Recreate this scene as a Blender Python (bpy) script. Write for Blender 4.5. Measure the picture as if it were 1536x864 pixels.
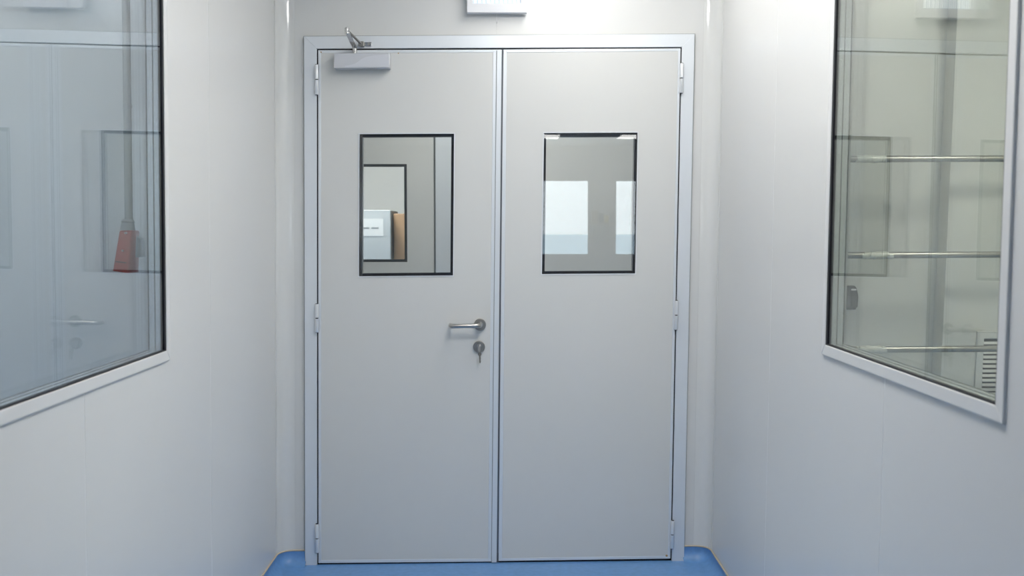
import bpy, bmesh, math, random
from mathutils import Vector, Matrix
random.seed(7)
for o in list(bpy.data.objects):
    bpy.data.objects.remove(o)
SC = bpy.context.scene
COL = SC.collection
R = math.radians

# ------------------------------------------------------------------ camera
F_PX, H_CAM = 1533.0, 1.38
PITCH, YAW = R(3.25), R(0.523)
cam_d = bpy.data.cameras.new('camera')
cam = bpy.data.objects.new('camera', cam_d)
COL.objects.link(cam)
cam.location = (0, 0, H_CAM)
cam.rotation_euler = (R(90) - PITCH, 0, -YAW)
cam_d.sensor_width = 36.0
cam_d.lens = F_PX / 1536 * 36.0
cam_d.clip_start = 0.02
cam_d.clip_end = 3000
cam_d.dof.use_dof = True
cam_d.dof.focus_distance = 4.15
cam_d.dof.aperture_fstop = 5.0
SC.camera = cam

# ------------------------------------------------------------------ world, exposure
SC.view_settings.view_transform = 'Standard'
SC.view_settings.look = 'None'
SC.view_settings.gamma = 1.0
SC.view_settings.use_curve_mapping = False
SC.view_settings.exposure = 0.06
world = bpy.data.worlds.new('sky')
SC.world = world
world.use_nodes = True
wn = world.node_tree
wn.nodes.clear()
w_out = wn.nodes.new('ShaderNodeOutputWorld')
w_bg = wn.nodes.new('ShaderNodeBackground')
w_bg.inputs['Color'].default_value = (0.86, 0.925, 1.0, 1)      # bright overcast sky
w_bg.inputs['Strength'].default_value = 5.5
wn.links.new(w_bg.outputs[0], w_out.inputs[0])

# power of the luminaires (emission strength of each diffuser)
LAMP_CORRIDOR = 15.0
LAMP_BACK = 9.0
LAMP_ENTRY = 26.0
LAMP_AIRLOCK = 22.0
LAMP_LEFT = 24.0
LAMP_RIGHT = 27.0
LAMP_FAR = 85.0

# ------------------------------------------------------------------ the place in metres
Y_DOOR = 4.170          # face of the door frame
Y_WALL = 4.185          # face of the end wall
X_L, X_R = -0.915, 0.872    # side wall faces at eye height
LEAN = 0.0098           # the walls are about half a degree out of plumb
CEIL = 2.72
CEIL_REAR = 2.60
WT = 0.040              # thickness of the sandwich panel walls


def xl(z): return X_L + LEAN * (z - H_CAM)
def xr(z): return X_R + LEAN * (z - H_CAM)
def fl(x): return 0.0085 * x        # the floor falls slightly to the left


def pix(px, py, Y):
    """point of the upright plane at distance Y that a photo pixel looks at"""
    a, b = (px - 768) / F_PX, -(py - 432) / F_PX
    cp, sp = math.cos(PITCH), math.sin(PITCH)
    y, z = cp + b * sp, -sp + b * cp
    cy, sy = math.cos(YAW), math.sin(YAW)
    X, YY = a * cy + y * sy, -a * sy + y * cy
    t = Y / YY
    return Vector((X * t, Y, H_CAM + z * t))


# ------------------------------------------------------------------ materials
def mat(name, rgb, rough=0.5, metal=0.0, spec=0.5, var=0.0, scale=6.0, bump=0.0, bscale=200.0,
        emit=None, estr=0.0, stretch=None, coat=0.0):
    m = bpy.data.materials.new(name)
    m.use_nodes = True
    nt = m.node_tree
    b = nt.nodes['Principled BSDF']
    b.inputs['Base Color'].default_value = (*rgb, 1)
    b.inputs['Roughness'].default_value = rough
    b.inputs['Metallic'].default_value = metal
    b.inputs['Specular IOR Level'].default_value = spec
    b.inputs['Coat Weight'].default_value = coat
    b.inputs['Coat Roughness'].default_value = 0.1
    tc = nt.nodes.new('ShaderNodeTexCoord')
    src = tc.outputs['Object']
    if stretch:
        mp = nt.nodes.new('ShaderNodeMapping')
        mp.inputs['Scale'].default_value = stretch
        nt.links.new(src, mp.inputs[0])
        src = mp.outputs[0]
    if var:
        n = nt.nodes.new('ShaderNodeTexNoise')
        n.inputs['Scale'].default_value = scale
        n.inputs['Detail'].default_value = 4
        nt.links.new(src, n.inputs['Vector'])
        r = nt.nodes.new('ShaderNodeMapRange')
        r.inputs['To Min'].default_value = 1 - var
        r.inputs['To Max'].default_value = 1 + var
        nt.links.new(n.outputs['Fac'], r.inputs['Value'])
        mx = nt.nodes.new('ShaderNodeVectorMath')
        mx.operation = 'SCALE'
        mx.inputs[0].default_value = rgb
        nt.links.new(r.outputs[0], mx.inputs['Scale'])
        nt.links.new(mx.outputs[0], b.inputs['Base Color'])
    if bump:
        n2 = nt.nodes.new('ShaderNodeTexNoise')
        n2.inputs['Scale'].default_value = bscale
        nt.links.new(src, n2.inputs['Vector'])
        bp = nt.nodes.new('ShaderNodeBump')
        bp.inputs['Strength'].default_value = bump
        bp.inputs['Distance'].default_value = 0.001
        nt.links.new(n2.outputs['Fac'], bp.inputs['Height'])
        nt.links.new(bp.outputs[0], b.inputs['Normal'])
    if emit:
        b.inputs['Emission Color'].default_value = (*emit, 1)
        b.inputs['Emission Strength'].default_value = estr
    return m


def glass(name, tint, f0=0.043):
    """clear pane: Schlick reflection on each face, the rest passes straight through"""
    m = bpy.data.materials.new(name)
    m.use_nodes = True
    nt = m.node_tree
    nt.nodes.clear()
    out = nt.nodes.new('ShaderNodeOutputMaterial')
    geo = nt.nodes.new('ShaderNodeNewGeometry')
    dot = nt.nodes.new('ShaderNodeVectorMath'); dot.operation = 'DOT_PRODUCT'
    nt.links.new(geo.outputs['Incoming'], dot.inputs[0])
    nt.links.new(geo.outputs['Normal'], dot.inputs[1])
    ab = nt.nodes.new('ShaderNodeMath'); ab.operation = 'ABSOLUTE'
    nt.links.new(dot.outputs['Value'], ab.inputs[0])
    inv = nt.nodes.new('ShaderNodeMath'); inv.operation = 'SUBTRACT'; inv.inputs[0].default_value = 1.0
    nt.links.new(ab.outputs[0], inv.inputs[1])
    pw = nt.nodes.new('ShaderNodeMath'); pw.operation = 'POWER'; pw.inputs[1].default_value = 5.0
    nt.links.new(inv.outputs[0], pw.inputs[0])
    ma = nt.nodes.new('ShaderNodeMath'); ma.operation = 'MULTIPLY_ADD'
    ma.inputs[1].default_value = 1 - f0; ma.inputs[2].default_value = f0
    nt.links.new(pw.outputs[0], ma.inputs[0])
    tr = nt.nodes.new('ShaderNodeBsdfTransparent'); tr.inputs[0].default_value = (*tint, 1)
    gl = nt.nodes.new('ShaderNodeBsdfGlossy'); gl.inputs['Roughness'].default_value = 0.0
    mix = nt.nodes.new('ShaderNodeMixShader')
    nt.links.new(ma.outputs[0], mix.inputs[0])
    nt.links.new(tr.outputs[0], mix.inputs[1])
    nt.links.new(gl.outputs[0], mix.inputs[2])
    nt.links.new(mix.outputs[0], out.inputs[0])
    return m


M = dict(
    panel=mat('wall_panel_enamel', (0.66, 0.66, 0.645), 0.24, spec=0.5, var=0.012, scale=3, bump=0.02, bscale=60),
    leaf=mat('door_leaf_enamel', (0.64, 0.64, 0.62), 0.32, spec=0.45, var=0.012, scale=3, bump=0.03, bscale=90),
    seal_white=mat('white_sealant', (0.80, 0.80, 0.79), 0.4),
    cove=mat('cove_profile_pvc', (0.69, 0.69, 0.67), 0.09, spec=0.55),
    frame=mat('window_frame_white', (0.68, 0.68, 0.67), 0.3, spec=0.5),
    alu=mat('satin_anodised_aluminium', (0.72, 0.75, 0.78), 0.36, metal=0.25, spec=0.5, var=0.03, scale=30, stretch=(40, 40, 0.5)),
    alu_s=mat('window_spacer_aluminium', (0.72, 0.75, 0.78), 0.25, metal=0.85, var=0.05, scale=20, stretch=(20, 20, 1)),
    chrome=mat('polished_steel', (0.60, 0.60, 0.60), 0.16, metal=1.0),
    steel=mat('brushed_stainless_steel', (0.46, 0.445, 0.42), 0.30, metal=1.0, var=0.05, scale=60),
    rail=mat('rail_stainless_steel', (0.34, 0.33, 0.31), 0.3, metal=0.75, var=0.05, scale=60),
    dull=mat('dull_grey_cylinder', (0.30, 0.29, 0.27), 0.38, metal=0.9, var=0.1, scale=80),
    hinge=mat('hinge_steel', (0.74, 0.76, 0.78), 0.28, metal=0.35),
    black=mat('black_rubber', (0.006, 0.006, 0.010), 0.45, spec=0.3),
    seal_dark=mat('dark_grey_seal', (0.10, 0.11, 0.13), 0.5),
    dark=mat('dark_grey_gasket', (0.035, 0.04, 0.042), 0.5),
    closer=mat('door_closer_silver_paint', (0.60, 0.61, 0.64), 0.35, metal=0.25, var=0.02, scale=200),
    closer2=mat('door_closer_silver_wave', (0.68, 0.69, 0.73), 0.28, metal=0.25),
    floor=mat('blue_vinyl_floor', (0.13, 0.29, 0.57), 0.33, spec=0.5, var=0.22, scale=45, bump=0.05, bscale=120),
    sealant=mat('beige_sealant', (0.52, 0.44, 0.33), 0.5, var=0.1, scale=40),
    ceiling=mat('ceiling_panel_white', (0.72, 0.72, 0.71), 0.5),
    white=mat('white_plastic', (0.78, 0.78, 0.80), 0.35),
    red=mat('red_plastic', (0.42, 0.055, 0.04), 0.35, var=0.05, scale=20),
    grey=mat('grey_plastic', (0.30, 0.32, 0.32), 0.45),
    conduit=mat('grey_conduit', (0.32, 0.34, 0.33), 0.5),
    charcoal=mat('charcoal_plastic', (0.014, 0.016, 0.019), 0.4),
    film=mat('clear_wrapping_film', (0.75, 0.76, 0.72), 0.12, spec=0.8, bump=0.6, bscale=60),
    cabinet=mat('cabinet_grey_white', (0.55, 0.59, 0.62), 0.4),
    cabinet_side=mat('cabinet_side_grey', (0.16, 0.17, 0.17), 0.5),
    wood=mat('beech_laminate', (0.42, 0.27, 0.16), 0.5, var=0.08, scale=8, stretch=(10, 10, 1)),
    paper=mat('white_paper', (0.82, 0.84, 0.86), 0.7),
    ink=mat('grey_print', (0.25, 0.28, 0.30), 0.7),
    ply=mat('shelf_board', (0.45, 0.42, 0.36), 0.6, var=0.05, scale=12),
    card=mat('cardboard', (0.40, 0.31, 0.20), 0.7, var=0.06, scale=30),
    yellow=mat('yellow_card', (0.70, 0.55, 0.10), 0.6),
    slate=mat('slate_box', (0.04, 0.045, 0.05), 0.6),
    rust=mat('rust_stain', (0.42, 0.27, 0.12), 0.8, var=0.3, scale=150),
    ground=mat('hazy_ground', (0.47, 0.60, 0.68), 0.9, var=0.15, scale=0.05),  # distance haze is put into the pale blue base colour
    vinyl2=mat('grey_vinyl_floor', (0.40, 0.42, 0.42), 0.4, var=0.04, scale=30),
    g_left=glass('pane_glass_cool', (0.965, 0.985, 0.995), 0.06),
    g_right=glass('pane_glass_green', (0.975, 0.99, 0.96), 0.05),
    g_door=glass('pane_glass_clear', (0.975, 0.985, 0.98)),
)


def lamp_mat(name, rgb, s):
    return mat(name, (0.8, 0.8, 0.8), 0.5, emit=rgb, estr=s)


# ------------------------------------------------------------------ builders
def obj(name, bm, m, parent=None, smooth=False, bevel=0.0, seg=2):
    if bevel:
        bmesh.ops.bevel(bm, geom=list(bm.edges), offset=bevel, segments=seg, affect='EDGES', profile=0.6)
    bmesh.ops.recalc_face_normals(bm, faces=list(bm.faces))
    me = bpy.data.meshes.new(name)
    bm.to_mesh(me)
    bm.free()
    me.materials.append(m)
    if smooth:
        for p in me.polygons:
            p.use_smooth = True
        me.set_sharp_from_angle(angle=R(38))
    o = bpy.data.objects.new(name, me)
    COL.objects.link(o)
    if parent is not None:
        o.parent = parent
        o.matrix_parent_inverse = parent.matrix_basis.inverted()
    return o


def tag(o, label, cat, group=None, kind=None):
    o['label'] = label
    o['category'] = cat
    if group:
        o['group'] = group
    if kind:
        o['kind'] = kind
    return o


def thing(name, label, cat, loc=(0, 0, 0), group=None, kind=None):
    o = bpy.data.objects.new(name, None)
    o.location = loc
    o.empty_display_size = 0.05
    COL.objects.link(o)
    return tag(o, label, cat, group, kind)


def prism(pts, off, bm=None):
    """closed polygon of 3-D points, extruded by the vector off"""
    bm = bm or bmesh.new()
    off = Vector(off)
    a = [bm.verts.new(Vector(p)) for p in pts]
    b = [bm.verts.new(Vector(p) + off) for p in pts]
    n = len(pts)
    bm.faces.new(a)
    bm.faces.new(list(reversed(b)))
    for i in range(n):
        bm.faces.new((a[i], b[i], b[(i + 1) % n], a[(i + 1) % n]))
    return bm


def ring(outer, inner, off, bm=None):
    """frame between two quads, extruded by the vector off"""
    bm = bm or bmesh.new()
    off = Vector(off)
    V = [[bm.verts.new(Vector(p) + d) for p in q] for q in (outer, inner) for d in (Vector((0, 0, 0)), off)]
    o0, o1, i0, i1 = V
    n = len(outer)
    for k in range(n):
        j = (k + 1) % n
        bm.faces.new((o0[k], o0[j], i0[j], i0[k]))
        bm.faces.new((o1[k], i1[k], i1[j], o1[j]))
        bm.faces.new((o0[k], o1[k], o1[j], o0[j]))
        bm.faces.new((i0[k], i0[j], i1[j], i1[k]))
    return bm


def members(outer, inner):
    """the four mitred members of a frame"""
    for k in range(4):
        j = (k + 1) % 4
        yield [outer[k], outer[j], inner[j], inner[k]]


def box(x0, x1, y0, y1, z0, z1, bm=None):
    return prism([(x0, y0, z0), (x1, y0, z0), (x1, y0, z1), (x0, y0, z1)], (0, y1 - y0, 0), bm)


def tube(pts, r, seg=14, bm=None, caps=True):
    """round bar along a polyline; r is one radius or one per point"""
    bm = bm or bmesh.new()
    pts = [Vector(p) for p in pts]
    rs = r if isinstance(r, (list, tuple)) else [r] * len(pts)
    rings = []
    ref = None
    for i, p in enumerate(pts):
        t = (pts[min(i + 1, len(pts) - 1)] - pts[max(i - 1, 0)]).normalized()
        if ref is None:
            ref = t.orthogonal().normalized()
        ref = (ref - t * ref.dot(t)).normalized()
        b = t.cross(ref)
        rings.append([bm.verts.new(p + (ref * math.cos(2 * math.pi * k / seg) + b * math.sin(2 * math.pi * k / seg)) * rs[i]) for k in range(seg)])
    for a, c in zip(rings, rings[1:]):
        for k in range(seg):
            bm.faces.new((a[k], a[(k + 1) % seg], c[(k + 1) % seg], c[k]))
    if caps:
        bm.faces.new(list(reversed(rings[0])))
        bm.faces.new(rings[-1])
    return bm


def arc(c, u, v, r, a0, a1, n=8):
    c, u, v = Vector(c), Vector(u), Vector(v)
    return [c + (u * math.cos(R(a0 + (a1 - a0) * k / n)) + v * math.sin(R(a0 + (a1 - a0) * k / n))) * r for k in range(n + 1)]


def strip(rows, bm=None):
    """surface through rows of points"""
    bm = bm or bmesh.new()
    g = [[bm.verts.new(Vector(p)) for p in r] for r in rows]
    for a, b in zip(g, g[1:]):
        for k in range(len(a) - 1):
            bm.faces.new((a[k], a[k + 1], b[k + 1], b[k]))
    return bm


def lerp(a, b, t):
    return Vector(a) * (1 - t) + Vector(b) * t


# ------------------------------------------------------------------ floors and ceilings
def slab_floor(x0, x1, y0, y1, bm=None):
    return prism([(x0, y0, fl(x0)), (x1, y0, fl(x1)), (x1, y1, fl(x1)), (x0, y1, fl(x0))], (0, 0, -0.05), bm)


Y_END_C = 1.60
tag(obj('floor', slab_floor(-3.2, 3.2, -7.0, 9.5), M['floor']), 'blue vinyl floor running up to the double doors', 'floor', kind='structure')
tag(obj('ceiling', box(-3.2, 3.2, Y_END_C, 9.5, CEIL, CEIL + 0.06), M['ceiling']), 'white panel ceiling over the corridor and rooms', 'ceiling', kind='structure')

tag(obj('ceiling_rear', box(-3.2, 3.2, -7.0, Y_END_C, CEIL_REAR, CEIL + 0.06), M['ceiling']), 'lower white ceiling of the room behind the viewer', 'ceiling', kind='structure')

# ------------------------------------------------------------------ end wall with the door opening
fTL, fTR = pix(456, 54.5, Y_DOOR), pix(1042, 51, Y_DOOR)
fBL, fBR = pix(457.5, 850, Y_DOOR), pix(1026, 842, Y_DOOR)
gTL, gTR = pix(475, 73, Y_DOOR), pix(1023, 70.5, Y_DOOR)
gBL, gBR = pix(475.5, 848, Y_DOOR), pix(1007.5, 841.5, Y_DOOR)
ZB = -0.02


def at_y(p, y): return Vector((p.x, y, p.z))


wall_b = tag(obj('wall_back', box(-1.0, 1.0, Y_WALL + 0.004, Y_WALL + 0.036, 2.22, CEIL), M['seal_white']),
             'pale grey panel end wall around the double doors', 'wall', kind='structure')
ins = 0.012     # how far the wall reaches in under the frame
seam_x = pix(745, 30, Y_WALL).x
for side in (-1, 1):
    tl, bl = (fTL, fBL) if side < 0 else (fTR, fBR)
    xo = -1.0 if side < 0 else 0.95
    poly = [(xo, Y_WALL, ZB), (bl.x - side * ins, Y_WALL, ZB), (tl.x - side * ins, Y_WALL, tl.z - ins),
            (seam_x + side * 0.0009, Y_WALL, (fTL.z + fTR.z) / 2 - ins), (seam_x + side * 0.0009, Y_WALL, CEIL), (xo, Y_WALL, CEIL)]
    obj('panel', prism(poly, (0, 0.04, 0)), M['panel'], wall_b)

# ------------------------------------------------------------------ side walls with windows
GL = dict(y0=1.826, y1=2.772, z0=1.0525, z1=2.02)      # left window: clear opening
GR = dict(y0=1.770, y1=2.718, z0=1.073, z1=2.04)       # right window
Y_END = 1.60            # where the corridor opens into the room behind


def side_wall(name, X, s, G, seams, label):
    """s = -1 left, +1 right; the wall grows outward from its face"""
    off = (s * WT, 0, 0)
    P = lambda y, z, d=0.0: Vector((X(z) + s * d, y, z))
    bm = bmesh.new()
    for y in seams[1:-1]:                               # filled joints behind the panel edges
        if G['y0'] - 0.03 < y < G['y1'] + 0.03:
            prism([P(y - 0.02, ZB, 0.0004), P(y + 0.02, ZB, 0.0004), P(y + 0.02, G['z0'] - 0.02, 0.0004), P(y - 0.02, G['z0'] - 0.02, 0.0004)], (s * 0.02, 0, 0), bm)
            prism([P(y - 0.02, G['z1'] + 0.02, 0.0004), P(y + 0.02, G['z1'] + 0.02, 0.0004), P(y + 0.02, CEIL, 0.0004), P(y - 0.02, CEIL, 0.0004)], (s * 0.02, 0, 0), bm)
        else:
            prism([P(y - 0.02, ZB, 0.0004), P(y + 0.02, ZB, 0.0004), P(y + 0.02, CEIL, 0.0004), P(y - 0.02, CEIL, 0.0004)], (s * 0.02, 0, 0), bm)
    w = tag(obj(name, bm, M['seal_white']), label, 'wall', kind='structure')
    e = 0.0014
    gy0, gy1, gz0, gz1 = G['y0'] - 0.012, G['y1'] + 0.012, G['z0'] - 0.012, G['z1'] + 0.012
    for a, b in zip(seams, seams[1:]):
        a, b = a + e, b - e
        if b < gy0 or a > gy1:
            poly = [P(a, ZB), P(b, ZB), P(b, CEIL), P(a, CEIL)]
            obj('panel', prism(poly, off), M['panel'], w)
        elif a < gy0 and b < gy1:       # notch at the far-y side
            poly = [P(a, ZB), P(b, ZB), P(b, gz0), P(gy0, gz0), P(gy0, gz1), P(b, gz1), P(b, CEIL), P(a, CEIL)]
            obj('panel', prism(poly, off), M['panel'], w)
        else:
            poly = [P(a, ZB), P(b, ZB), P(b, CEIL), P(a, CEIL), P(a, gz1), P(gy1, gz1), P(gy1, gz0), P(a, gz0)]
            obj('panel', prism(poly, off), M['panel'], w)
    return w


side_wall('wall_left', xl, -1, GL, [Y_END, 2.235, 3.206, Y_WALL + 0.03], 'left corridor wall of smooth grey white panels')
side_wall('wall_right', xr, 1, GR, [Y_END, 2.300, 3.298, Y_WALL + 0.03], 'right corridor wall of smooth grey white panels')


def window(name, X, s, G, gm, label):
    P = lambda y, z, d=0.0: Vector((X(z) + s * d, y, z))
    y0, y1, z0, z1 = G['y0'], G['y1'], G['z0'], G['z1']
    Q = lambda e, d: [P(y0 - e, z0 - e, d), P(y1 + e, z0 - e, d), P(y1 + e, z1 + e, d), P(y0 - e, z1 + e, d)]
    w = thing(name, label, 'window', P((y0 + y1) / 2, z0), kind='structure')
    fw = 0.029
    for q in members(Q(fw, -0.006), Q(0.0, -0.006)):
        obj('window_frame', prism(q, (s * 0.010, 0, 0)), M['frame'], w, bevel=0.0025)
    # black rubber glazing bead standing on the outer pane
    inn = [P(y0 + 0.004, z0 + 0.0035, -0.004), P(y1 - 0.0125, z0 + 0.0035, -0.004), P(y1 - 0.0125, z1 - 0.004, -0.004), P(y0 + 0.004, z1 - 0.004, -0.004)]
    obj('gasket', ring(Q(0.0, -0.004), inn, (s * 0.010, 0, 0)), M['black'], w)
    # aluminium lining of the reveal, two strips with dark grooves
    for d0, d1 in ((0.0062, 0.0195), (0.0215, 0.0365)):
        obj('spacer', ring(Q(0.010, d0), [P(y0 + 0.006, z0 + 0.004, d0), P(y1 - 0.015, z0 + 0.004, d0), P(y1 - 0.015, z1 - 0.004, d0), P(y0 + 0.006, z1 - 0.004, d0)], (s * (d1 - d0), 0, 0)), M['alu_s'], w)
    for d0 in (0.0196, 0.0366):
        obj('groove_seal', ring(Q(0.010, d0), [P(y0 + 0.007, z0 + 0.005, d0), P(y1 - 0.0165, z0 + 0.005, d0), P(y1 - 0.0165, z1 - 0.005, d0), P(y0 + 0.007, z1 - 0.005, d0)], (s * 0.0017, 0, 0)), M['dark'], w)
    obj('pane', prism([P(y0 + 0.004, z0 + 0.0035, -0.001), P(y1 - 0.0125, z0 + 0.0035, -0.001), P(y1 - 0.0125, z1 - 0.004, -0.001), P(y0 + 0.004, z1 - 0.004, -0.001)], (s * 0.004, 0, 0)), gm, w)
    obj('pane', prism(Q(-0.001, 0.0385), (s * 0.004, 0, 0)), gm, w)
    for q in members(Q(fw, 0.041), Q(0.0, 0.041)):
        obj('window_frame', prism(q, (s * 0.008, 0, 0)), M['frame'], w)
    return w


window('window_1', xl, -1, GL, M['g_left'], 'left corridor window with red socket behind the glass')
window('window_2', xr, 1, GR, M['g_right'], 'right corridor window with steel rails behind the glass')

# coved corner profiles
RC = 0.062


def cove(name, X, s, label):
    rows_f, n = [], 10
    bm = bmesh.new()
    rows = []
    for z in (fl(X(0)) + 0.02, CEIL):
        xc, yc = X(z) - s * RC, Y_WALL - RC
        pts = [Vector((xc + s * RC * math.sin(R(90 * k / n)), yc + RC * math.cos(R(90 * k / n)), z)) for k in range(n + 1)]
        # thin lips lying on both walls
        pts = [pts[0] + Vector((-s * 0.004, -0.0002, 0)), pts[0] + Vector((-s * 0.004, -0.0016, 0))] + [p + Vector((-s * 0.0015, -0.0015, 0)) for p in pts] + \
              [pts[-1] + Vector((-s * 0.0016, -0.004, 0)), pts[-1] + Vector((-s * 0.0002, -0.004, 0))]
        pts.append(Vector((X(z), Y_WALL, z)))
        rows.append(pts)
    a = [bm.verts.new(p) for p in rows[0]]
    b = [bm.verts.new(p) for p in rows[1]]
    k = len(a)
    for i in range(k):
        j = (i + 1) % k
        bm.faces.new((a[i], a[j], b[j], b[i]))
    bm.faces.new(a); bm.faces.new(list(reversed(b)))
    return tag(obj(name, bm, M['cove'], smooth=True), label, 'trim', kind='structure')


cove('trim_1', xl, -1, 'rounded white cove profile in the left wall corner')
cove('trim_2', xr, 1, 'rounded white cove profile in the right wall corner')

# blue coved skirting with a beige sealant bead on top
HS, RS = 0.058, 0.045


def skirting(idx, name, X, s, x_end, lab1, lab2):
    z_f = fl(X(0))
    xw = X(0.03)
    path = [(Vector((xw, Y_END, 0)), Vector((-s, 0, 0))), (Vector((xw, Y_WALL - RC, 0)), Vector((-s, 0, 0)))]
    c = Vector((xw - s * RC, Y_WALL - RC, 0))
    for k in range(1, 9):
        a = R(90 * k / 8)
        d = Vector((s * math.cos(a), math.sin(a), 0))
        path.append((c + d * RC, -d))
    path.append((Vector((x_end, Y_WALL, 0)), Vector((0, -1, 0))))
    prof = [(0.004, HS)] + [(0.004 + RS * (1 - math.cos(R(t))), RS * (1 - math.sin(R(t)))) for t in range(0, 91, 9)]
    rows, bead = [], []
    for p, nrm in path:
        zf = fl(p.x)
        rows.append([p + Vector((0, 0, zf + HS))] + [p + nrm * o + Vector((0, 0, zf + h + 0.0006)) for o, h in prof])
        bead.append(p + nrm * 0.003 + Vector((0, 0, zf + HS + 0.001)))
    b = tag(obj(name, strip(rows), M['floor'], smooth=True), lab1, 'baseboard', kind='structure')
    tag(obj('trim_%d' % idx, tube(bead, 0.0035, 8), M['sealant'], smooth=True), lab2, 'trim', kind='structure')
    return b


skirting(3, 'baseboard_left', xl, -1, fBL.x + 0.004, 'blue coved skirting along the left wall to the door frame', 'beige sealant line above the left blue skirting')
skirting(4, 'baseboard_right', xr, 1, fBR.x - 0.004, 'blue coved skirting along the right wall to the door frame', 'beige sealant line above the right blue skirting')

# ------------------------------------------------------------------ door frame
frame = thing('trim_5', 'satin aluminium frame around the double doors', 'door frame', (0, Y_DOOR, 0), kind='structure')
FD = 0.055
gTLo, gTRo, gBLo, gBRo = gTL.copy(), gTR.copy(), gBL.copy(), gBR.copy()
low = lambda p: Vector((p.x, p.y, fl(p.x) - 0.003))


def frame_member(q):
    """aluminium section with a small step round its outer edge"""
    bm = prism(q, (0, FD, 0))
    return bm


obj('frame_head', frame_member([fTL, fTR, gTR, gTL]), M['alu'], frame, bevel=0.0012)
obj('frame_jamb', frame_member([low(fBL), fTL, gTL, low(gBL)]), M['alu'], frame, bevel=0.0012)
obj('frame_jamb', frame_member([fTR, low(fBR), low(gBR), gTR]), M['alu'], frame, bevel=0.0012)
# grey strips painted in as the shadow line round the frame
shr = 0.0035
ex = lambda p, dx, dz, y: Vector((p.x + dx, y, p.z + dz))
obj('edge_shadow_or_seal', prism([ex(fTL, -shr, shr, Y_WALL - 0.006), ex(fTR, shr, shr, Y_WALL - 0.006), ex(fTR, 0, 0, Y_WALL - 0.006), ex(fTL, 0, 0, Y_WALL - 0.006)], (0, 0.008, 0)), M['grey'], frame)
obj('edge_shadow_or_seal', prism([ex(low(fBL), -shr, 0.062, Y_WALL - 0.006), ex(fTL, -shr, shr, Y_WALL - 0.006), ex(fTL, 0, 0, Y_WALL - 0.006), ex(low(fBL), 0, 0.062, Y_WALL - 0.006)], (0, 0.008, 0)), M['grey'], frame)
obj('edge_shadow_or_seal', prism([ex(fTR, shr, shr, Y_WALL - 0.006), ex(low(fBR), shr, 0.062, Y_WALL - 0.006), ex(low(fBR), 0, 0.062, Y_WALL - 0.006), ex(fTR, 0, 0, Y_WALL - 0.006)], (0, 0.008, 0)), M['grey'], frame)
# rubber seal in the rebate, seen as the black gap round the leaves
g = 0.020
y_s = Y_DOOR + 0.010
obj('rebate_seal', prism([at_y(gTL, y_s), at_y(gTR, y_s), ex(gTR, -g, -g, y_s), ex(gTL, g, -g, y_s)], (0, 0.03, 0)), M['black'], frame)
obj('rebate_seal', prism([at_y(low(gBL), y_s), at_y(gTL, y_s), ex(gTL, g, -g, y_s), ex(low(gBL), g, 0, y_s)], (0, 0.03, 0)), M['black'], frame)
obj('rebate_seal', prism([at_y(gTR, y_s), at_y(low(gBR), y_s), ex(low(gBR), -g, 0, y_s), ex(gTR, -g, -g, y_s)], (0, 0.03, 0)), M['black'], frame)
obj('threshold_light_stop', prism([ex(gBL, 0, 0.03, y_s), ex(gBR, 0, 0.03, y_s), Vector((gBR.x, y_s, fl(gBR.x) - 0.004)), Vector((gBL.x, y_s, fl(gBL.x) - 0.004))], (0, 0.03, 0)), M['black'], frame)  # black strip added to stop light and darken the gap below the leaves
# fine scribe lines beside the hinges, cover strips of the frame joints
# ------------------------------------------------------------------ door leaves
Y_LEAF = Y_DOOR + 0.003
LT = 0.042


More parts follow.
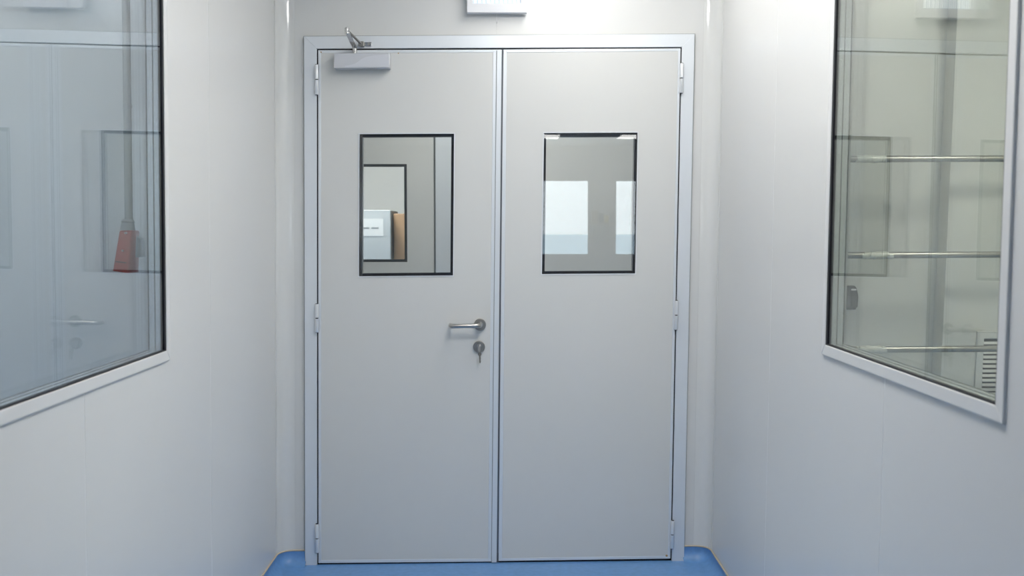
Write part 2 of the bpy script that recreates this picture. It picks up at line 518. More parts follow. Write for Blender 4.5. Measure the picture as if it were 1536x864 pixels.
def leaf(name, label, quad_o, quad_i, vis_o, vis_i, hinges):
    """quads: TL, TR, BR, BL photo pixels of the leaf, its panel field and the vision panel"""
    O = [pix(x, y, Y_LEAF) for x, y in quad_o]
    I = [pix(x, y, Y_LEAF) for x, y in quad_i]
    VO = [pix(x, y, Y_LEAF) for x, y in vis_o]
    VI = [pix(x, y, Y_LEAF) for x, y in vis_i]
    d = thing(name, label, 'door', ((O[2].x + O[3].x) / 2, Y_LEAF, O[3].z), kind='structure')
    for q in members(O, I):
        obj('edge_profile', prism(q, (0, LT, 0)), M['alu'], d, bevel=0.0015)
    obj('leaf_panel', ring([p + Vector((0, 0.0012, 0)) for p in I], [p + Vector((0, 0.0012, 0)) for p in VO], (0, LT - 0.0024, 0)), M['leaf'], d)
    v = thing('vision_panel', '', '', VO[3])
    for k in ('label', 'category'):
        del v[k]
    v.parent = d
    v.matrix_parent_inverse = d.matrix_basis.inverted()
    # aluminium rim, black border printed behind the outer pane, two panes
    cx = sum((p for p in VO), Vector()) / 4
    def grow(q, e, y):
        return [Vector((p.x + (e if p.x > cx.x else -e), y, p.z + (e if p.z > cx.z else -e))) for p in q]
    obj('vision_rim', ring(grow(VO, 0.0015, Y_LEAF - 0.001), grow(VO, -0.0025, Y_LEAF - 0.001), (0, 0.004, 0)), M['hinge'], v)
    obj('gasket', ring(grow(VO, 0.0005, Y_LEAF + 0.0065), grow(VI, 0, Y_LEAF + 0.0065), (0, 0.004, 0)), M['black'], v)
    obj('reveal', ring(grow(VO, 0.0005, Y_LEAF + 0.0107), grow(VI, 0.0015, Y_LEAF + 0.0107), (0, LT - 0.018, 0)), M['hinge'], v)
    obj('gasket', ring(grow(VO, 0.0005, Y_LEAF + LT - 0.0070), grow(VI, 0, Y_LEAF + LT - 0.0070), (0, 0.001, 0)), M['black'], v)
    obj('pane', prism(grow(VO, -0.0028, Y_LEAF + 0.0005), (0, 0.005, 0)), M['g_door'], v)
    obj('pane', prism(grow(VO, -0.0028, Y_LEAF + LT - 0.0055), (0, 0.005, 0)), M['g_door'], v)
    for (x0, ya), (x1, yb) in hinges:
        a, b = pix(x0, ya, Y_DOOR - 0.007), pix(x1, yb, Y_DOOR - 0.007)
        h = obj('hinge', tube([lerp(a, b, 0.0), lerp(a, b, 0.03), lerp(a, b, 0.48), lerp(a, b, 0.485)], [0.0068, 0.0084, 0.0084, 0.0074], 16), M['hinge'], d, smooth=True)
        obj('hinge_knuckle', tube([lerp(a, b, 0.515), lerp(a, b, 0.52), lerp(a, b, 0.97), lerp(a, b, 1.0)], [0.0074, 0.0084, 0.0084, 0.0068], 16), M['hinge'], h, smooth=True)
        obj('hinge_pin', tube([lerp(a, b, -0.015), lerp(a, b, 1.015)], 0.0055, 12), M['black'], h, smooth=True)
    return d


dL = leaf('door_1', 'left grey white door leaf with lever handle, closer and glazed panel',
          [(477.2, 75.2), (752.4, 74.2), (745.0, 842.4), (477.6, 844.8)],
          [(481.4, 79.6), (739.6, 78.6), (732.0, 838.0), (482.0, 840.2)],
          [(538.3, 200.3), (682.0, 199.6), (680.3, 414.0), (537.6, 415.3)],
          [(543.8, 205.4), (677.0, 204.6), (675.4, 409.2), (543.4, 410.4)],
          [((475.0, 97), (475.0, 142)), ((475.2, 456), (475.2, 498.5)), ((475.4, 786), (475.4, 829))])
dR = leaf('door_2', 'right grey white door leaf with glazed panel and no handle',
          [(755.2, 74.2), (1021.0, 72.4), (1005.8, 838.0), (747.8, 841.6)],
          [(760.4, 78.8), (1017.2, 76.6), (1001.6, 833.8), (753.0, 837.4)],
          [(815.2, 198.6), (957.2, 198.0), (953.6, 411.0), (812.0, 412.0)],
          [(819.4, 205.0), (952.0, 204.6), (948.8, 406.4), (817.0, 407.2)],
          [((1023.0, 95), (1021.8, 139.5)), ((1015.0, 451), (1013.8, 494.5)), ((1009.2, 781), (1007.8, 822.5))])

# rebated cover strip standing on the closing edge of the left leaf
st = [pix(745.4, 74.6, Y_LEAF - 0.004), pix(752.6, 74.6, Y_LEAF - 0.004), pix(744.8, 843.8, Y_LEAF - 0.004), pix(737.6, 843.9, Y_LEAF - 0.004)]
obj('cover_strip', prism(st, (0, 0.0065, 0)), M['alu'], dL, bevel=0.0012)
st2 = [pix(751.4, 74.8, Y_LEAF - 0.0052), pix(752.4, 74.8, Y_LEAF - 0.0052), pix(744.6, 843.6, Y_LEAF - 0.0052), pix(743.6, 843.7, Y_LEAF - 0.0052)]
obj('strip_lip', prism(st2, (0, 0.003, 0)), M['alu'], dL)
# black meeting seal behind the gap between the leaves
ms = [pix(752.6, 74, Y_LEAF + 0.004), pix(755.0, 74, Y_LEAF + 0.004), pix(747.6, 843, Y_LEAF + 0.004), pix(745.2, 843, Y_LEAF + 0.004)]
obj('meeting_seal', prism(ms, (0, 0.01, 0)), M['seal_dark'], dL)
gv = [pix(744.4, 76, Y_LEAF - 0.0006), pix(745.5, 76, Y_LEAF - 0.0006), pix(737.7, 843, Y_LEAF - 0.0006), pix(736.6, 843, Y_LEAF - 0.0006)]
obj('strip_edge_shade', prism(gv, (0, 0.002, 0)), M['grey'], dL)  # grey sliver painted as the shading along the strip's left edge
# rust spots on the edge profiles
for (x, y, r, par) in ((481.5, 78.2, 0.004, dL), (597.5, 79.6, 0.0032, dL), (1000.0, 833.4, 0.0055, dR)):
    c = pix(x, y, Y_LEAF - 0.0006)
    pts = [c + Vector((math.cos(t * 0.785 + 0.2) * r * random.uniform(0.6, 1.2), 0, math.sin(t * 0.785 + 0.2) * r * random.uniform(0.5, 1.1))) for t in range(8)]
    obj('rust_spot', prism(pts, (0, 0.0014, 0)), M['rust'], par)

# lever handle
hc = pix(720.0, 486.8, Y_LEAF)
hd = obj('handle', tube([hc + Vector((0, 0.001, 0)), hc + Vector((0, -0.006, 0)), hc + Vector((0, -0.0085, 0))], [0.0245, 0.0245, 0.0225], 32), M['dull'], dL, smooth=True)
lx = pix(675.4, 487.2, Y_LEAF).x
prj, rb = 0.055, 0.016
L = [hc + Vector((0, -0.006, 0)), hc + Vector((0, -prj + rb, 0))]
L += arc(hc + Vector((-rb, -prj + rb, 0)), (1, 0, 0), (0, -1, 0), rb, 0, 90, 6)[1:]
L.append(Vector((lx + rb + 0.008, hc.y - prj, hc.z - 0.0015)))
L += arc(Vector((lx + rb + 0.004, hc.y - prj + rb, hc.z - 0.0015)), (0, -1, 0), (-1, 0, 0), rb, 0, 90, 6)[1:]
L.append(Vector((lx + 0.004, hc.y - 0.016, hc.z - 0.0015)))
obj('lever', tube(L, 0.0092, 18), M['steel'], hd, smooth=True)
obj('rose_collar', tube([hc + Vector((0, -0.008, 0)), hc + Vector((0, -0.014, 0))], 0.0125, 20), M['steel'], hd, smooth=True)
kc = pix(718.6, 520.0, Y_LEAF)
lk = obj('lock_rose', tube([kc + Vector((0, 0.001, 0)), kc + Vector((0, -0.006, 0)), kc + Vector((0, -0.0085, 0))], [0.0240, 0.0240, 0.0220], 32), M['dull'], dL, smooth=True)
cyl = [kc + Vector((0.0085 * math.cos(R(a)), -0.006, 0.0085 * math.sin(R(a)) + 0.004)) for a in range(-40, 221, 20)]
cyl += [kc + Vector((-0.005, -0.006, -0.016)), kc + Vector((0.005, -0.006, -0.016))]
obj('lock_cylinder', prism(cyl, (0, -0.0055, 0)), M['steel'], lk)

# ------------------------------------------------------------------ keys in the lock
keys = thing('key_bunch', 'small steel keys hanging from the door lock', 'keys', kc + Vector((0, -0.012, 0)))


def key_shape(c, ux, uz, th, bow=0.0095, length=0.03):
    c, ux, uz = Vector(c), Vector(ux), Vector(uz)
    pts = [c + ux * bow * math.cos(R(a)) + uz * bow * 0.9 * math.sin(R(a)) for a in range(-60, 241, 25)]
    w = 0.0035
    pts += [c - ux * w - uz * bow, c - ux * w - uz * (bow + length), c - uz * (bow + length + 0.003), c + ux * w * 0.6 - uz * (bow + length - 0.001),
            c + ux * w - uz * (bow + length * 0.75), c + ux * w * 0.5 - uz * (bow + length * 0.62), c + ux * w - uz * (bow + length * 0.45), c + ux * w - uz * bow]
    return prism(pts, ux.cross(uz) * th)


obj('key', key_shape(kc + Vector((0.001, -0.034, 0.004)), Vector((0.35, 0, 0.94)).normalized(), Vector((0, -1, 0)), 0.0022, 0.0088, 0.018), M['steel'], keys)
obj('key_ring', tube(arc(kc + Vector((0.002, -0.040, -0.008)), (0.25, 0.968, 0), (0, 0, 1), 0.0105, 0, 360, 20), 0.0008, 8, caps=False), M['steel'], keys, smooth=True)
obj('key', key_shape(kc + Vector((0.0025, -0.0385, -0.026)), Vector((0.80, 0.60, 0)), Vector((-0.06, 0, 1)).normalized(), 0.0026, 0.0085, 0.026), M['dull'], keys)

# ------------------------------------------------------------------ door closer
clo = thing('door_closer', 'silver overhead door closer with folded arm above left leaf', 'door closer', pix(542, 103, Y_LEAF))
Yc = Y_LEAF - 0.052
cq = [pix(500.6, 79.6, Yc), pix(584.4, 79.2, Yc), pix(584.4, 101.4, Yc), pix(500.6, 102.0, Yc)]
obj('closer_body', prism(cq, (0, 0.0515, 0)), M['closer'], clo, bevel=0.0022)
# raised wave on the cover
u = lambda a, b: lerp(lerp(cq[0], cq[1], a), lerp(cq[3], cq[2], a), b)
wave = [(0.20, 0.86), (0.30, 0.80), (0.38, 0.72), (0.44, 0.58), (0.50, 0.40), (0.58, 0.27), (0.70, 0.18), (0.85, 0.13), (0.98, 0.10), (0.98, 0.95), (0.20, 0.95)]
obj('cover_wave', prism([u(a, b) + Vector((0, -0.0012, 0)) for a, b in wave], (0, 0.003, 0)), M['closer2'], clo)
pv = pix(532.0, 77.5, Y_LEAF - 0.030)
obj('arm_pivot', tube([pix(532.2, 80.5, Y_LEAF - 0.03), pix(532.0, 71.0, Y_LEAF - 0.03)], 0.009, 16), M['chrome'], clo, smooth=True)


def bar(a, b, w, t, bm=None):
    """flat bar: w up-down, t across"""
    a, b = Vector(a), Vector(b)
    d = (b - a).normalized()
    up = Vector((0, 0, 1))
    s = d.cross(up).normalized()
    v = s.cross(d).normalized()
    q = [a + s * t / 2 + v * w / 2, a - s * t / 2 + v * w / 2, a - s * t / 2 - v * w / 2, a + s * t / 2 - v * w / 2]
    return prism(q, b - a, bm)


A0 = pix(532.0, 71.5, Y_LEAF - 0.030)
A1 = pix(520.6, 47.0, Y_LEAF - 0.205)        # elbow stands out towards the viewer
A2 = pix(542.0, 66.0, Y_LEAF - 0.022)
obj('main_arm', bar(A0, A1 + (A1 - A0).normalized() * 0.008, 0.007, 0.016), M['chrome'], clo, bevel=0.001)
obj('elbow_joint', tube([A1 + Vector((0, 0, 0.014)), A1 + Vector((0, 0, 0.012)), A1 + Vector((0, 0, -0.010)), A1 + Vector((0, 0, -0.012))], [0.007, 0.0088, 0.0088, 0.007], 16), M['chrome'], clo, smooth=True)
obj('link_arm', bar(A1 + Vector((0, 0, 0.004)), A2, 0.006, 0.009), M['dull'], clo, bevel=0.001)
bp0, bp1 = pix(537.5, 63.2, Y_DOOR - 0.004), pix(557.2, 69.4, Y_DOOR - 0.004)
br = obj('frame_bracket', box(bp0.x, bp1.x, Y_DOOR - 0.006, Y_DOOR - 0.0002, bp1.z, bp0.z), M['chrome'], clo, bevel=0.001)
for x in (546.5, 553.0):
    c = pix(x, 66.2, Y_DOOR - 0.006)
    obj('screw', tube([c, c + Vector((0, -0.0025, 0))], 0.0048, 14), M['dull'], br, smooth=True)
obj('bracket_shoe', box(A2.x - 0.011, A2.x + 0.011, A2.y - 0.012, Y_DOOR - 0.005, A2.z - 0.009, A2.z + 0.009), M['dull'], clo, bevel=0.002)

# ------------------------------------------------------------------ emergency light above the doors
Ye = Y_WALL - 0.042
e0, e1 = pix(700.2, 19.2, Ye), pix(790.4, 19.0, Ye)
ez = (e0.z + e1.z) / 2
EHt = 0.150
em = thing('emergency_light', 'white emergency light box with lit ribbed lens above the doors', 'light', ((e0.x + e1.x) / 2, Ye, ez))
oq = [Vector((e0.x, Ye, ez)), Vector((e1.x, Ye, ez)), Vector((e1.x, Ye, ez + EHt)), Vector((e0.x, Ye, ez + EHt))]
i0, i1 = pix(709.5, 5, Ye), pix(781, 5, Ye)
izt = ez + EHt - (i0.z - ez)
iq = [Vector((i0.x, Ye, i0.z)), Vector((i1.x, Ye, i0.z)), Vector((i1.x, Ye, izt)), Vector((i0.x, Ye, izt))]
obj('housing', ring(oq, iq, (0, 0.030, 0)), M['white'], em, bevel=0.003)
obj('back_box', box(e0.x + 0.004, e1.x - 0.004, Ye + 0.028, Y_WALL - 0.0002, ez + 0.004, ez + EHt - 0.004), M['white'], em)
M['lens'] = mat('lit_lens', (0.42, 0.50, 0.62), 0.4, emit=(0.75, 0.86, 1.0), estr=0.28)
M['rib'] = lamp_mat('lit_lens_rib', (0.93, 0.97, 1.0), 0.9)
obj('lens', box(i0.x + 0.0005, i1.x - 0.0005, Ye + 0.010, Ye + 0.014, i0.z + 0.0005, izt - 0.0005), M['lens'], em)
nr = 11
for k in range(nr):
    x = i0.x + (i1.x - i0.x) * (k + 0.5) / nr
    obj('lens_rib', box(x - 0.0042, x + 0.0042, Ye + 0.0065, Ye + 0.0099, i0.z + 0.003, izt - 0.003), M['rib'], em)

# ------------------------------------------------------------------ ceiling luminaires
def luminaire(x, y, sx, sy, rgb, s, label, group=None, zc=None):
    zc = zc or CEIL
    t = thing('ceiling_light', label, 'light', (x, y, zc), group)
    z = zc - 0.012
    fo = [(x - sx / 2, y - sy / 2, z), (x + sx / 2, y - sy / 2, z), (x + sx / 2, y + sy / 2, z), (x - sx / 2, y + sy / 2, z)]
    w = 0.015
    fi = [(x - sx / 2 + w, y - sy / 2 + w, z), (x + sx / 2 - w, y - sy / 2 + w, z), (x + sx / 2 - w, y + sy / 2 - w, z), (x - sx / 2 + w, y + sy / 2 - w, z)]
    obj('light_frame', ring(fo, fi, (0, 0, 0.0118)), M['white'], t)
    obj('diffuser', box(x - sx / 2 + w, x + sx / 2 - w, y - sy / 2 + w, y + sy / 2 - w, z + 0.004, z + 0.010), lamp_mat('lit_diffuser', rgb, s), t)
    return t


luminaire(0.36, 3.30, 0.3, 1.2, (1.0, 0.985, 0.95), LAMP_CORRIDOR, 'long ceiling light panel in the corridor close to the doors')
luminaire(0.25, 2.15, 0.6, 0.6, (1.0, 0.985, 0.95), LAMP_ENTRY, 'square ceiling light panel between the two corridor windows')

# ------------------------------------------------------------------ room behind the viewer (seen as a reflection in the door glass)
Y_FAR = -6.5
bw = thing('wall_rear', 'grey rear wall with bright windows reflected in the right door glass', 'wall', (0, Y_FAR, 0), kind='structure')
WZ0, WZ1 = 1.00, 2.12
wins = [(0.35, 1.27), (1.62, 2.52)]
xs = [-3.2] + [v for w in wins for v in w] + [3.2]
for a, b in zip(xs[0::2], xs[1::2]):
    obj('panel', box(a, b, Y_FAR - 0.1, Y_FAR, -0.05, CEIL), M['panel'], bw)
for a, b in wins:
    obj('panel', box(a, b, Y_FAR - 0.1, Y_FAR, -0.05, WZ0), M['panel'], bw)
    obj('panel', box(a, b, Y_FAR - 0.1, Y_FAR, WZ1, CEIL), M['panel'], bw)
for n, (a, b) in enumerate(wins):
    w = thing('window_%d' % (n + 3), ['daylight window left of the shelf in the rear room', 'daylight window right of the shelf in the rear room'][n], 'window', ((a + b) / 2, Y_FAR, WZ0), kind='structure')
    o_ = [(a, Y_FAR - 0.05, WZ0), (b, Y_FAR - 0.05, WZ0), (b, Y_FAR - 0.05, WZ1), (a, Y_FAR - 0.05, WZ1)]
    i_ = [(a + 0.03, Y_FAR - 0.05, WZ0 + 0.03), (b - 0.03, Y_FAR - 0.05, WZ0 + 0.03), (b - 0.03, Y_FAR - 0.05, WZ1 - 0.03), (a + 0.03, Y_FAR - 0.05, WZ1 - 0.03)]
    obj('window_frame', ring(o_, i_, (0, 0.04, 0)), M['frame'], w)
    obj('pane', box(a + 0.03, b - 0.03, Y_FAR - 0.035, Y_FAR - 0.030, WZ0 + 0.03, WZ1 - 0.03), M['g_door'], w)
tag(obj('ground', box(-600, 600, -1200, -9, -4.2, -4.0), M['ground']), 'hazy blue ground outside the rear windows', 'ground', kind='structure')
for nm, x0, x1, lab in (('wall_rear_left', -3.2, -3.1, 'left wall of the room behind the viewer'), ('wall_rear_right', 3.1, 3.2, 'right wall of the room behind the viewer')):
    tag(obj(nm, box(x0, x1, Y_FAR, 9.5, -0.05, CEIL), M['panel']), lab, 'wall', kind='structure')
for nm, x0, x1, lab in (('wall_return_left', -3.1, xl(1.0) - WT - 0.012, 'wall returning left at the corridor mouth'), ('wall_return_right', xr(1.6) + WT + 0.012, 3.1, 'wall returning right at the corridor mouth')):
    tag(obj(nm, box(x0, x1, Y_END, Y_END + 0.04, -0.05, CEIL), M['panel']), lab, 'wall', kind='structure')
lum_rear = [(0.45, -5.0, 'rear room ceiling light by the window left of the shelf'),
            (1.80, -5.0, 'rear room ceiling light by the window right of the shelf'),
            (0.00, -2.0, 'rear room ceiling light nearest the corridor mouth')]
for (x, y, lab) in lum_rear:
    luminaire(x, y, 0.6, 0.6, (1, 0.98, 0.95), LAMP_BACK, lab, 'ceiling lights of the rear room', CEIL_REAR)
# shelf with boxes between the two windows
sh = thing('wall_shelf', 'narrow shelf between rear windows, reflected in right door glass', 'shelf', (1.435, Y_FAR, 1.46))
obj('shelf_board', box(1.27, 1.60, Y_FAR + 0.001, Y_FAR + 0.26, 1.46, 1.485), M['ply'], sh)
for x in (1.31, 1.56):
    obj('bracket', prism([(x - 0.01, Y_FAR + 0.001, 1.459), (x - 0.01, Y_FAR + 0.22, 1.459), (x - 0.01, Y_FAR + 0.001, 1.30)], (0.02, 0, 0)), M['grey'], sh)
for nm, x0, x1, z1, m, lab in (('cardboard_box', 1.28, 1.37, 1.66, 'card', 'brown cardboard box on the rear wall shelf'),
                               ('storage_box', 1.38, 1.45, 1.62, 'slate', 'dark storage box on the rear wall shelf'),
                               ('carton', 1.46, 1.52, 1.59, 'yellow', 'small yellow carton on the rear wall shelf'),
                               ('plastic_box', 1.53, 1.595, 1.64, 'grey', 'grey plastic box on the rear wall shelf')):
    b_ = thing(nm, lab, 'box', ((x0 + x1) / 2, Y_FAR + 0.12, 1.4855), 'boxes on the rear shelf')
    obj('body', box(x0, x1, Y_FAR + 0.04, Y_FAR + 0.22, 1.4855, z1 - 0.03), M[m], b_, bevel=0.003)
    obj('lid', box(x0 - 0.002, x1 + 0.002, Y_FAR + 0.038, Y_FAR + 0.222, z1 - 0.0295, z1), M[m], b_, bevel=0.003)

# ------------------------------------------------------------------ side rooms behind the corridor windows
Y_SB = 4.19
tag(obj('wall_side_left', box(-3.1, -1.0, Y_SB, Y_SB + 0.04, -0.05, CEIL), M['panel']), 'end wall of the left side room behind the red socket', 'wall', kind='structure')
tag(obj('wall_side_right', box(0.95, 3.1, Y_SB, Y_SB + 0.04, -0.05, CEIL), M['panel']), 'end wall of the right side room behind the steel rails', 'wall', kind='structure')
luminaire(-2.1, 2.6, 0.6, 0.6, (0.86, 0.94, 1.0), LAMP_LEFT, 'square ceiling light panel in the left side room')
luminaire(2.2, 2.6, 0.6, 0.6, (1.0, 0.98, 0.92), LAMP_RIGHT, 'square ceiling light panel in the right side room')

# red industrial socket on its conduit
Yp = 4.05
pc = pix(192, 330, Yp)
so = thing('industrial_socket', 'red industrial power socket hanging from a grey conduit', 'socket', (pc.x, Yp, pix(188, 409, Yp).z))
pt = pix(194.5, 0, Yp)
obj('conduit', tube([(pc.x + 0.003, Yp, pc.z), (pc.x + 0.010, Yp, pt.z), (pc.x + 0.012, Yp, CEIL)], 0.0155, 18), M['conduit'], so, smooth=True)
obj('cable_gland', tube([(pc.x, Yp, pc.z + 0.004), (pc.x, Yp, pc.z - 0.006), (pc.x - 0.001, Yp, pc.z - 0.010), (pc.x - 0.002, Yp, pc.z - 0.040)], [0.019, 0.027, 0.024, 0.029], 20), M['grey'], so, smooth=True)
tl_, tr_ = pix(178.5, 345.5, Yp - 0.05), pix(198.0, 345.5, Yp - 0.05)
bl_, br_ = pix(170.5, 405, Yp - 0.05), pix(195.0, 408.5, Yp - 0.05)
bm = bmesh.new()
q0 = [tl_, tr_, tr_ + Vector((0.0, 0.09, 0)), tl_ + Vector((0.0, 0.09, 0))]
q1 = [bl_ + Vector((0, -0.012, 0)), br_ + Vector((0, -0.012, 0)), br_ + Vector((0, 0.10, 0)), bl_ + Vector((0, 0.10, 0))]
va = [bm.verts.new(p) for p in q0]; vb = [bm.verts.new(p) for p in q1]
bm.faces.new(va); bm.faces.new(list(reversed(vb)))
for k in range(4):
    bm.faces.new((va[k], vb[k], vb[(k + 1) % 4], va[(k + 1) % 4]))
hs = obj('socket_housing', bm, M['red'], so, bevel=0.010, seg=3, smooth=True)
obj('rim', ring([p + Vector((sx * -0.002, sy * -0.002, 0.003)) for p, sx, sy in zip(q1, (-1, 1, 1, -1), (-1, -1, 1, 1))],
                [p + Vector((sx * -0.012, sy * -0.012, 0.004)) for p, sx, sy in zip(q1, (-1, 1, 1, -1), (-1, -1, 1, 1))], (0, 0, -0.006)), M['red'], so)
obj('hinged_lid', prism([pix(198, 350, Yp - 0.0), pix(210, 358, Yp - 0.0), pix(211, 386, Yp - 0.0), pix(198, 386, Yp - 0.0)], (0, 0.05, 0)), M['grey'], so, bevel=0.004)
for (x, y) in ((188, 349.5), (183.5, 376)):
    c = pix(x, y, Yp - 0.062)
    obj('screw', tube([c + Vector((0, 0.012, 0)), c + Vector((0, -0.001, 0))], 0.0042, 10), M['steel'], so, smooth=True)
obj('seam_line', prism([pix(173, 391.5, Yp - 0.0625), pix(189, 393.5, Yp - 0.0625), pix(189, 395, Yp - 0.0625), pix(173, 393, Yp - 0.0625)], (0, 0.01, 0)), M['charcoal'], so)
ck = pix(187.6, 158, Yp - 0.02)
obj('conduit_clip', tube([(pc.x + 0.008, Yp, ck.z - 0.006), (pc.x + 0.008, Yp, ck.z + 0.006)], 0.018, 18), M['grey'], so, smooth=True)

# return air column with louvred grille in the right side room
Yk = 4.10
cl_t, cl_b = pix(1437, 0, Yk), pix(1411, 570, Yk)
slope = (cl_t.x - cl_b.x) / (cl_t.z - cl_b.z)
cx = lambda z: cl_b.x + slope * (z - cl_b.z)
wc = tag(obj('wall_column', prism([(cx(-0.03), Yk, -0.03), (2.75, Yk, -0.03), (2.75, Yk, CEIL), (cx(CEIL), Yk, CEIL)], (0, Y_SB - Yk - 0.0005, 0)), M['panel']),
         'pale return air column carrying the louvred grille', 'column', kind='structure')
gr = thing('air_grille', 'white louvred air grille low behind the right window', 'grille', pix(1490, 620, Yk))
Yg = Yk - 0.010
g0, g1 = pix(1466.5, 497.5, Yg), pix(1476.5, 508.0, Yg)
gx0, gx1, gz1, gz0 = g0.x, g0.x + 0.36, g0.z, g0.z - 0.42
hx0, hx1, hz1, hz0 = g1.x, gx1 - 0.028, g1.z, gz0 + 0.028
sk = lambda x, z: (x + slope * (z - gz1), Yg, z)
obj('grille_frame', ring([sk(gx0, gz0), sk(gx1, gz0), sk(gx1, gz1), sk(gx0, gz1)], [sk(hx0, hz0), sk(hx1, hz0), sk(hx1, hz1), sk(hx0, hz1)], (0, 0.0098, 0)), M['frame'], gr, bevel=0.0015)
obj('grille_back', prism([(x, Yk - 0.0016, z) for x, _, z in (sk(hx0, hz0), sk(hx1, hz0), sk(hx1, hz1), sk(hx0, hz1))], (0, 0.001, 0)), M['black'], gr)
z = hz1 - 0.016
sl_mesh = None
while z > hz0 + 0.012:
    a, b = sk(hx0, z), sk(hx1, z)
    obj('slat', prism([(a[0], Yg - 0.003, z - 0.0068), (a[0], Yg - 0.0015, z - 0.0074), (a[0], Yg + 0.0060, z + 0.0030), (a[0], Yg + 0.0046, z + 0.0036)], (b[0] - a[0], 0, 0)), M['frame'], gr)
    z -= 0.0189

# three steel rails across the right side room, standing off the wall on brackets
Yr = 3.95
for k, (yl, yr2, wl) in enumerate(((238.5, 238.0, 'top'), (383.0, 381.5, 'middle'), (524.5, 522.5, 'lowest'))):
    a, b = pix(1240, yl + 0.1, Yr), pix(1640, yr2 - 0.3, Yr)
    rl = thing('steel_rail', wl + ' of three horizontal stainless rails behind the right window', 'rail', (a.x, Yr, a.z), 'steel rails in the right side room')
    pts = [Vector((a.x, Y_SB - 0.0005, a.z)), Vector((a.x, Yr + 0.03, a.z))] + arc(Vector((a.x + 0.03, Yr + 0.03, a.z)), (-1, 0, 0), (0, -1, 0), 0.03, 0, 90, 5)[1:]
    pts += arc(Vector((b.x - 0.03, Yr + 0.03, b.z)), (0, -1, 0), (1, 0, 0), 0.03, 0, 90, 5) + [Vector((b.x, Yk - 0.0005, b.z))]
    obj('rail_tube', tube(pts, 0.0130, 16), M['rail'], rl, smooth=True)
    # torn wrapping film left on the tube
    f0, f1 = ((1283, 1330), (1292, 1338), (1284, 1330))[k]
    pa, pb = pix(f0, yl, Yr), pix(f1, yl, Yr)
    n = 26
    fp = [lerp(pa, pb, i / n) + Vector((0, random.uniform(-1, 1) * 0.0012, random.uniform(-1, 1) * 0.0022)) for i in range(n + 1)]
    fr = [0.0134 + random.uniform(0, 0.0028) * math.sin(math.pi * i / n) for i in range(n + 1)]
    obj('film_wrap', tube(fp, fr, 12), M['film'], rl, smooth=True)

# dark wall socket
Yb = Y_SB - 0.05
s0, s1 = pix(1267.5, 428.5, Yb), pix(1287.5, 464.5, Yb)
ws = thing('wall_socket', 'dark grey wall socket near the right window edge', 'socket', ((s0.x + s1.x) / 2, Yb, s1.z))
oct_ = [(0.0, 0.12), (0.16, 0.0), (0.72, 0.0), (0.86, 0.10), (1.0, 0.42), (0.98, 0.66), (0.82, 1.0), (0.2, 1.0), (0.0, 0.88)]
obj('socket_body', prism([(s0.x + (s1.x - s0.x) * p, Yb, s0.z + (s1.z - s0.z) * q) for p, q in oct_], (0, 0.0495, 0)), M['charcoal'], ws, bevel=0.003)
obj('marking', box(s0.x + (s1.x - s0.x) * 0.45, s0.x + (s1.x - s0.x) * 0.82, Yb - 0.0008, Yb + 0.001, s0.z + (s1.z - s0.z) * 0.20, s0.z + (s1.z - s0.z) * 0.13), M['white'], ws)
obj('lower_flap', box(s0.x + (s1.x - s0.x) * 0.08, s0.x + (s1.x - s0.x) * 0.92, Yb - 0.006, Yb - 0.0002, s0.z + (s1.z - s0.z) * 0.90, s0.z + (s1.z - s0.z) * 0.45), M['slate'], ws, bevel=0.002)
obj('base_plate', box(s0.x - 0.012, s0.x + 0.02, Y_SB - 0.012, Y_SB - 0.0003, s1.z + 0.02, s0.z - 0.02), M['white'], ws, bevel=0.002)

# ------------------------------------------------------------------ air lock beyond the doors and the next door
YA = 6.10
for nm, x0, lab in (('wall_airlock_left', -1.36, 'left wall of the air lock beyond the doors'), ('wall_airlock_right', 1.26, 'right wall of the air lock beyond the doors')):
    tag(obj(nm, box(x0, x0 + 0.06, Y_WALL + 0.045, YA + 0.05, -0.05, CEIL), M['panel']), lab, 'wall', kind='structure')
aw = tag(obj('wall_airlock_end', box(-0.30, 0.5945, YA, YA + 0.05, -0.03, CEIL), M['panel']), 'far wall of the air lock seen through the right door glass', 'wall', kind='structure')
obj('panel', box(0.5950, 1.262, YA, YA + 0.05, -0.03, CEIL), M['panel'], aw)
obj('panel', box(0.58, 0.61, YA + 0.0004, YA + 0.04, -0.03, CEIL), M['seal_white'], aw)
obj('panel', box(-1.30, -0.30, YA, YA + 0.05, 2.20, CEIL), M['panel'], aw)
d3 = thing('door_3', 'far door with glazed panel seen through the left door glass', 'door', (-0.8, YA, 0), kind='structure')
v0, v1 = pix(546 - 32, 246, YA), pix(611, 393, YA)
VO = [(v0.x, YA, v0.z), (v1.x, YA, v0.z), (v1.x, YA, v1.z), (v0.x, YA, v1.z)]
e = 0.016
VI = [(v0.x + e, YA, v0.z - e), (v1.x - e, YA, v0.z - e), (v1.x - e, YA, v1.z + e), (v0.x + e, YA, v1.z + e)]
xj0, xj1 = pix(653.5, 300, YA).x, pix(677.5, 300, YA).x
obj('leaf_panel', ring([(-1.24, YA, 2.12), (xj0 - 0.012, YA, 2.12), (xj0 - 0.012, YA, 0.01), (-1.24, YA, 0.01)], VO, (0, 0.04, 0)), M['leaf'], d3)
obj('gasket', ring(VO, VI, (0, 0.012, 0)), M['dark'], d3)
obj('pane', prism([(p[0], YA + 0.013, p[2]) for p in VO], (0, 0.005, 0)), M['g_door'], d3)
obj('edge_shadow_or_seal', box(xj0 - 0.0118, xj0 - 0.0002, YA + 0.008, YA + 0.04, 0.0, 2.13), M['grey'], d3)
obj('frame_jamb', box(xj0, xj1, YA - 0.02, YA + 0.05, -0.005, 2.20), M['alu'], d3, bevel=0.003)
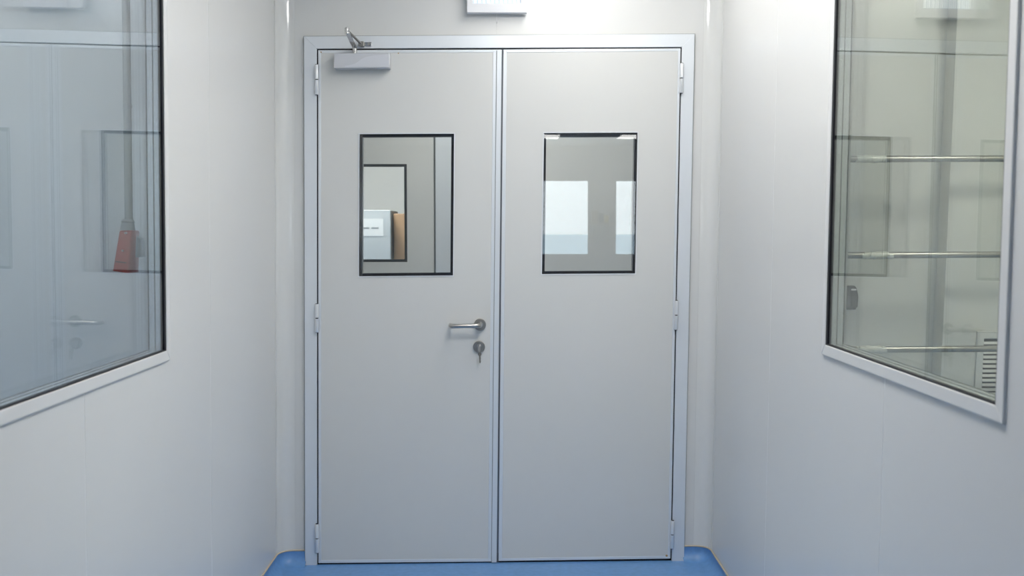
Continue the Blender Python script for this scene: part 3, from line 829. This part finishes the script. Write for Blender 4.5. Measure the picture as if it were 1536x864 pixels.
obj('frame_jamb', box(-1.299, -1.242, YA - 0.02, YA + 0.05, -0.005, 2.20), M['alu'], d3, bevel=0.003)
obj('frame_head', box(-1.299, xj1, YA - 0.0195, YA + 0.05, 2.132, 2.199), M['alu'], d3, bevel=0.003)
luminaire(0.0, 5.15, 0.6, 0.6, (1.0, 0.985, 0.95), LAMP_AIRLOCK, 'square ceiling light panel in the air lock beyond the doors')

# room beyond the far door
YC = 7.7
tag(obj('wall_far_end', box(-3.1, 3.1, 9.3, 9.4, -0.05, CEIL), M['panel']), 'pale wall of the last room behind the cabinets', 'wall', kind='structure')
luminaire(-1.2, 7.4, 0.6, 0.6, (1.0, 0.98, 0.94), LAMP_FAR, 'square ceiling light panel in the last room')
c0, c1 = pix(585.5, 315, YC), pix(540, 316, YC)
cb = thing('cabinet', 'grey white upright cabinet with a paper notice on it', 'cabinet', (c0.x - 0.3, YC, 0))
obj('cabinet_body', box(c0.x - 0.62, c0.x - 0.001, YC + 0.022, YC + 0.55, fl(-1) + 0.02, c0.z - 0.001), M['cabinet_side'], cb, bevel=0.004)
obj('cabinet_door', box(c0.x - 0.62, c0.x, YC, YC + 0.02, 0.09, c0.z), M['cabinet'], cb, bevel=0.004)
obj('cabinet_plinth', box(c0.x - 0.61, c0.x - 0.01, YC + 0.03, YC + 0.5, fl(-1) - 0.003, 0.085), M['cabinet_side'], cb)
obj('cabinet_side_trim', box(c0.x + 0.0005, c0.x + 0.006, YC + 0.004, YC + 0.5, 0.0, c0.z - 0.01), M['cabinet_side'], cb)
n0, n1 = pix(541, 328, YC - 0.003), pix(575, 354, YC - 0.003)
nt_ = thing('paper_notice', 'white paper notice with one grey printed line on the cabinet', 'notice', ((n0.x + n1.x) / 2, YC - 0.003, n1.z))
obj('sheet', box(n0.x - 0.06, n1.x, YC - 0.002, YC - 0.0005, n1.z, n0.z), M['paper'], nt_)
for x0, x1 in ((545, 554), (557, 568)):
    t0, t1 = pix(x0, 341, YC - 0.003), pix(x1, 343.3, YC - 0.003)
    obj('print_line', box(t0.x, t1.x, YC - 0.0028, YC - 0.0021, t1.z, t0.z), M['ink'], nt_)
w0, w1 = pix(588.0, 320.5, YC + 0.1), pix(608, 392, YC + 0.1)
wd = thing('wooden_cupboard', 'light brown wooden cupboard beside the grey white cabinet', 'cupboard', (w0.x + 0.25, YC + 0.1, 0))
obj('cupboard_body', box(w0.x + 0.012, w0.x + 0.5, YC + 0.122, YC + 0.5, fl(-0.7) - 0.003, w0.z), M['wood'], wd, bevel=0.003)
for a, b in ((0.012, 0.249), (0.251, 0.5)):
    obj('cupboard_door', box(w0.x + a, w0.x + b, YC + 0.1, YC + 0.12, 0.06, w0.z - 0.004), M['wood'], wd, bevel=0.002)
